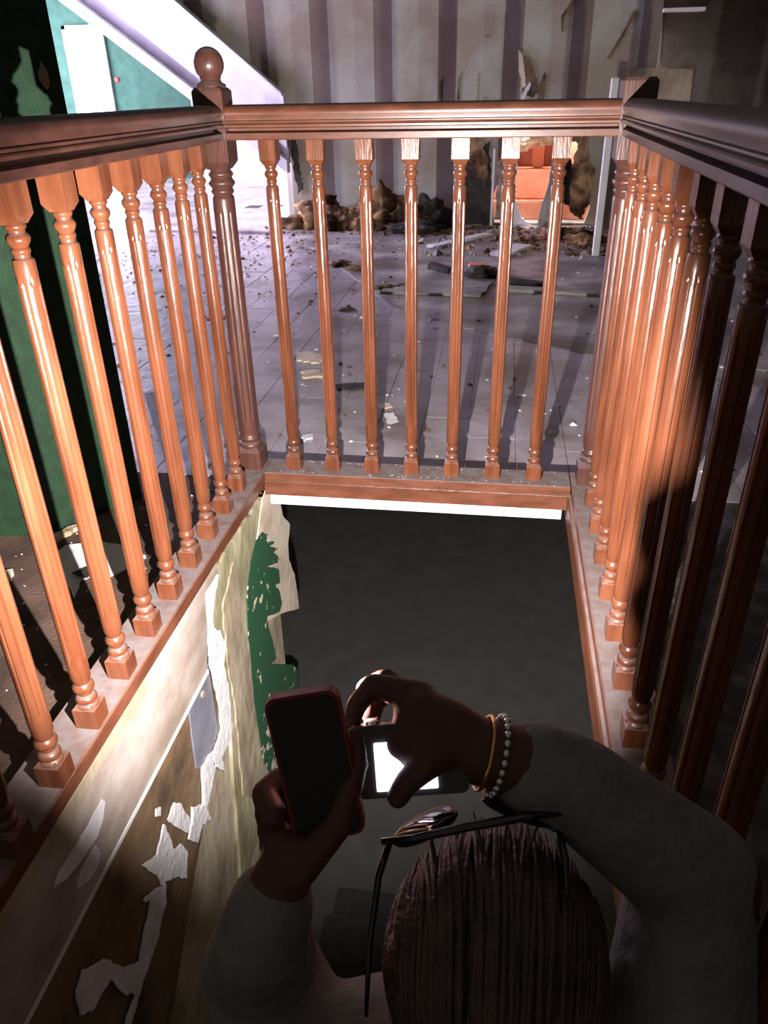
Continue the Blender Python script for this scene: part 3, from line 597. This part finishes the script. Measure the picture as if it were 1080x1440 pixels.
person = empty('person', (PX, PY, -1.08), 'person in dark clothes seen from behind, holding a phone and a camera over the stairs', 'person')
tilt = Matrix.Rotation(R(28), 3, 'X')          # head tipped back, looking up at the screen
hc = Vector((.722, -1.585, .405))
bm = bmesh.new()
ell(bm, hc, (.074, .092, .098), 4, tilt)                                  # skull
ell(bm, hc+tilt @ Vector((0, .030, -.060)), (.052, .062, .055), 3, tilt)  # jaw
ell(bm, hc+tilt @ Vector((0, .094, -.022)), (.012, .018, .020), 3, tilt)  # nose
ell(bm, hc+tilt @ Vector((0, .084, -.060)), (.022, .010, .008), 3, tilt)  # mouth
for s in (-1, 1): ell(bm, hc+tilt @ Vector((s*.076, -.005, -.012)), (.009, .018, .028), 3, tilt)
sh_r = (.880, -1.63, .245); sh_l = (.565, -1.64, .235)
cone_chain(bm, [(.722, -1.60, .35, .052), (.722, -1.62, .27, .056)])
cone_chain(bm, [(.722, -1.63, .22, .09), (.722, -1.62, .05, .105), (.722, -1.62, -.12, .10), (.722, -1.62, -.27, .115)])
cone_chain(bm, [(*sh_l, .060), (.722, -1.63, .22, .10), (*sh_r, .060)])
for s in (-1, 1): cone_chain(bm, [(.722+s*.09, -1.62, -.30, .085), (.722+s*.09, -1.58, -.66, .058), (.722+s*.09, -1.64, -1.01, .040)])
wr = (.700, -1.535, .578); wl_ = (.545, -1.635, .470)
cone_chain(bm, [(*sh_r, .052), (.893, -1.53, .455, .042), (wr[0]+.05, wr[1], wr[2]-.012, .030), (*wr, .026)])
cone_chain(bm, [(*sh_l, .052), (.50, -1.565, .300, .042), (*wl_, .026)])
# right hand over the camera: palm, four bent fingers, thumb
cone_chain(bm, [(*wr, .025), (.676, -1.528, .592, .023), (.652, -1.520, .596, .022)])
cone_chain(bm, [(.66, -1.545, .585, .018), (.640, -1.540, .585, .017)])
cone_chain(bm, [(.652, -1.508, .604, .013), (.613, -1.507, .611, .0098), (.601, -1.522, .602, .0085), (.599, -1.534, .592, .0078)])   # index
cone_chain(bm, [(.650, -1.512, .592, .012), (.620, -1.486, .600, .0098), (.603, -1.488, .590, .0088), (.603, -1.500, .576, .008)])      # middle
cone_chain(bm, [(.654, -1.510, .580, .012), (.626, -1.478, .582, .0096), (.609, -1.480, .570, .0086), (.608, -1.494, .560, .0078)])     # ring
cone_chain(bm, [(.660, -1.512, .570, .011), (.646, -1.490, .566, .0086), (.638, -1.498, .554, .0078), (.636, -1.508, .548, .007)])      # little
cone_chain(bm, [(.672, -1.545, .584, .015), (.660, -1.563, .586, .0115), (.648, -1.572, .578, .0098), (.641, -1.577, .566, .0088)])     # thumb
# left hand round the phone
cone_chain(bm, [(*wl_, .025), (.552, -1.622, .500, .024), (.565, -1.610, .528, .022)])
for i, (dz) in enumerate((.0, -.020, -.039, -.056)):
    L = (1, 1.05, .98, .82)[i]
    cone_chain(bm, [(.550, -1.600, .560+dz, .0115), (.538, -1.583, .562+dz, .0095), (.546, -1.568, .563+dz, .0085), (.546+.018*L, -1.566, .564+dz, .0078)])
cone_chain(bm, [(.572, -1.622, .528, .014), (.602, -1.602, .562, .0105), (.611, -1.576, .596, .0088), (.6075, -1.562, .611, .0072)])
body = fused('body', bm, M_skin, person, .0035, 3)
# clothing
bm = bmesh.new()
cone_chain(bm, [(.722, -1.63, .235, .105), (.722, -1.62, .05, .130), (.722, -1.62, -.12, .128), (.722, -1.62, -.32, .140)])
cone_chain(bm, [(sh_l[0], sh_l[1], sh_l[2], .088), (.722, -1.635, .245, .125), (sh_r[0]-.005, sh_r[1], sh_r[2], .085)])
cone_chain(bm, [(sh_r[0]-.005, sh_r[1], sh_r[2], .072), (.882, -1.53, .455, .052), (.78, -1.532, .545, .040), (.745, -1.533, .562, .038)])
cone_chain(bm, [(*sh_l, .072), (.505, -1.565, .300, .056), (.540, -1.628, .455, .038), (.550, -1.626, .490, .033)])
cone_chain(bm, [(.722, -1.61, .290, .068), (.722, -1.62, .24, .085)])
for v in bm.verts:
    v.co += v.co.normalized()*.006*noise.noise(v.co*14)
jk = fused('jacket', bm, M_jacket, person, .006, 4)
bm = bmesh.new()
for s in (-1, 1): cone_chain(bm, [(.722+s*.085, -1.62, -.30, .105), (.722+s*.09, -1.58, -.66, .078), (.722+s*.09, -1.64, -.98, .066)])
fused('trousers', bm, M_jacket, person, .010, 4)
for s in (-1, 1):
    bm = bmesh.new(); cone_chain(bm, [(.722+s*.09, -1.66, -1.025, .042), (.722+s*.09, -1.56, -1.04, .036), (.722+s*.095, -1.49, -1.045, .032)])
    fused('shoe', bm, M_jacket, person, .006, 2)
# hair: cap with combed grooves, pulled back, and loose strands above the glasses
bm = bmesh.new()
q = bmesh.ops.create_icosphere(bm, subdivisions=6, radius=1)['verts']
for v in q:
    p = v.co.copy(); a = math.atan2(p.x, p.z+.25); g = .030*math.sin(a*34+3*noise.noise(p*3))+.05*noise.noise(Vector((a*7, p.y*1.3, 0)))
    k = 1.13+g
    r_ = Vector((p.x*.078*k, p.y*.096*k, p.z*.102*k))
    if p.y > .45 and p.z < .45: r_ *= .80                         # face left bare
    v.co = tilt @ r_+hc+tilt @ Vector((0, -.008, .006))
bmesh.ops.delete(bm, geom=[v for v in bm.verts if (tilt.inverted() @ (v.co-hc)).y > .045 and (tilt.inverted() @ (v.co-hc)).z < .045], context='VERTS')
hair = link('hair', bm, M_hair, person, True); hair.matrix_parent_inverse = Matrix.Translation(-person.location)
bm = bmesh.new()
def tube(bm, pts, r, seg=6):
    prev = None
    for i, p in enumerate(pts):
        p = Vector(p); d = (Vector(pts[min(i+1, len(pts)-1)])-Vector(pts[max(i-1, 0)])).normalized(); a = d.orthogonal().normalized(); b = d.cross(a)
        rr = r[i] if isinstance(r, (list, tuple)) else r
        ring = [bm.verts.new(p+(a*math.cos(t)+b*math.sin(t))*rr) for t in [2*math.pi*k/seg for k in range(seg)]]
        if prev:
            # keep rings aligned
            best = min(range(seg), key=lambda s: sum((ring[(k+s) % seg].co-prev[k].co).length for k in range(seg))); ring = ring[best:]+ring[:best]
            for k in range(seg): bm.faces.new((prev[k], prev[(k+1) % seg], ring[(k+1) % seg], ring[k]))
        else: bm.faces.new(ring[::-1])
        prev = ring
    bm.faces.new(prev)
rnd = random.Random(11)
for i in range(110):                                               # locks swept back from the glasses over the crown
    x0 = rnd.uniform(-.072, .072); pts = []
    wv = rnd.uniform(-.012, .012); rz = rnd.uniform(.0, .006)
    for j in range(9):
        t = j/8; th = R(62)-t*R(150)
        x = x0*(1-.25*t)+wv*math.sin(t*3.1)
        rad = math.sqrt(max(0, 1-(x/.088)**2))
        pts.append(hc+tilt @ Vector((x, (.109+rz)*rad*math.sin(th)-.008, (.113+rz)*rad*math.cos(th)+.008)))
    tube(bm, pts, [.0008, .0022, .003, .0032, .0032, .003, .0026, .002, .001], 5)
for dx, dy, dz, s in ((-.012, .03, .035, -.012), (-.002, .035, .040, .006), (.012, .03, .036, .016), (-.05, .03, .02, -.01)):
    b0 = hc+tilt @ Vector((dx, .045, .098)); tube(bm, [b0, b0+Vector((s*.5, dy*.5, dz*.5)), b0+Vector((s, dy, dz*.8))], [.0022, .0016, .0006], 5)
link('hair_strands', bm, M_hair, hair, True)
# bracelets on the right wrist and a watch-like bead
def ringm(c, ax, R0, r, n=40, sg=8):
    bm = bmesh.new(); ax = Vector(ax).normalized(); a = ax.orthogonal().normalized(); b = ax.cross(a); prev = []
    for i in range(n):
        t = 2*math.pi*i/n; o = a*math.cos(t)+b*math.sin(t); ctr = Vector(c)+o*R0
        prev.append([bm.verts.new(ctr+(o*math.cos(u)+ax*math.sin(u))*r) for u in [2*math.pi*k/sg for k in range(sg)]])
    for i in range(n):
        for k in range(sg): bm.faces.new((prev[i][k], prev[i][(k+1) % sg], prev[(i+1) % n][(k+1) % sg], prev[(i+1) % n][k]))
    return bm
o = link('bracelet', ringm((.7035, -1.535, .577), (1, .05, -.25), .0285, .0016), M_gold, None, True); tag(o, 'thin gold bangle on the right wrist, nearer the hand', 'bracelet')
bm = bmesh.new()
for i in range(26):
    t = 2*math.pi*i/26; ax = Vector((1, .05, -.25)).normalized(); a = ax.orthogonal().normalized(); b = ax.cross(a)
    q = bmesh.ops.create_icosphere(bm, subdivisions=2, radius=.0032)['verts']; bmesh.ops.translate(bm, verts=q, vec=Vector((.7135, -1.5345, .5745))+(a*math.cos(t)+b*math.sin(t))*.0300)
o = link('bead_bracelet', bm, M_silver, None, True); tag(o, 'silver bead bracelet on the right wrist, beside the sleeve', 'bracelet')

# sunglasses pushed up on the head, left lens turned towards the window daylight
gb = Vector((.700, -1.566, .537))
sg = empty('sunglasses', tuple(gb), 'glossy black sunglasses pushed up on the brown hair', 'sunglasses')
for c, nrm, s_ in ((Vector((.661, -1.570, .529)), Vector((-.50, .20, .84)), -1), (Vector((.732, -1.556, .541)), Vector((.25, .45, .86)), 1)):
    nrm.normalize(); ax = Vector((1, .12, .22)); ax = (ax-nrm*ax.dot(nrm)).normalized(); ay = nrm.cross(ax)
    bm = bmesh.new(); q = bmesh.ops.create_uvsphere(bm, u_segments=36, v_segments=20, radius=1)['verts']
    for v in q:
        p = v.co.copy(); v.co = c-gb+ax*p.x*.029+ay*p.z*.019+nrm*(p.y*.003-1.2*(p.x*.029)**2-1.2*(p.z*.019)**2)
    link('lens', bm, M_gloss, sg, True)
    bm = bmesh.new(); tube(bm, [c-gb+ax*s_*.031, c-gb+ax*s_*.038+Vector((0, -.02, -.012)), c-gb+ax*s_*.040+Vector((0, -.06, -.04)), c-gb+ax*s_*.038+Vector((0, -.09, -.075))], [.0032, .003, .0025, .0015], 8); link('temple', bm, M_gloss, sg, True)
bm = bmesh.new(); tube(bm, [Vector(p)-gb for p in ((.630, -1.586, .526), (.655, -1.588, .536), (.694, -1.583, .549), (.735, -1.574, .555), (.765, -1.566, .556))], [.0028, .0034, .0034, .0034, .0028], 8); link('brow_bar', bm, M_gloss, sg, True)

# phone with its lamp, in the left hand
def rbox(w_, h_, t_, r_, m, name, parent, off=(0, 0, 0), seg=5):
    bm = bmesh.new(); pts = []
    for cx, cz, a0 in ((w_/2-r_, h_/2-r_, 0), (-w_/2+r_, h_/2-r_, 90), (-w_/2+r_, -h_/2+r_, 180), (w_/2-r_, -h_/2+r_, 270)):
        for k in range(seg+1): a = R(a0+90*k/seg); pts.append((cx+r_*math.cos(a), cz+r_*math.sin(a)))
    slab(bm, pts, t_, 'Y', -t_/2)
    bmesh.ops.bevel(bm, geom=[e_ for e_ in bm.edges if len(e_.link_faces) == 2 and e_.calc_face_angle(0) > 1.2], offset=min(t_*.25, .002), segments=2, affect='EDGES')
    o = link(name, bm, m, parent); o.location = off; return shade_auto(o, 40)
ph = empty('phone', (.582, -1.583, .599), 'phone in a dark red case held upright in the left hand', 'phone')
ph.rotation_euler = (R(-16), R(-9), R(10))
rbox(.054, .118, .010, .009, M_phone, 'phone_case', ph)
rbox(.049, .112, .0012, .008, M_phoneglass, 'phone_glass', ph, (0, -.0058, 0))
bm = bmesh.new(); lathe(bm, [(0, .0035), (.0012, .0035)], 16); o = link('lamp_lens', bm, emis('lamp_glow', (1, .95, .93), 14), ph); o.rotation_euler = (R(-90), 0, 0); o.location = (-.016, .0052, .030)
# compact camera with lit screen in the right hand
cm = empty('compact_camera', (.648, -1.547, .577), 'compact camera with a bright white screen held in the right hand', 'camera')
cm.rotation_euler = (R(-38), R(-6), R(7))
rbox(.086, .054, .020, .006, M_camera, 'camera_body', cm)
rbox(.047, .036, .001, .001, M_lcd, 'screen', cm, (-.004, -.0108, -.004))
bm = bmesh.new(); lathe(bm, [(0, .020), (.006, .019), (.012, .016), (.0121, .012)], 28); o = link('lens_barrel', bm, M_silver, cm, True); o.rotation_euler = (R(-90), 0, 0); o.location = (.006, .010, 0)
bm = bmesh.new(); lathe(bm, [(0, .006), (.003, .0055)], 18); o = link('shutter_button', bm, M_silver, cm); o.location = (-.028, 0, .0265)
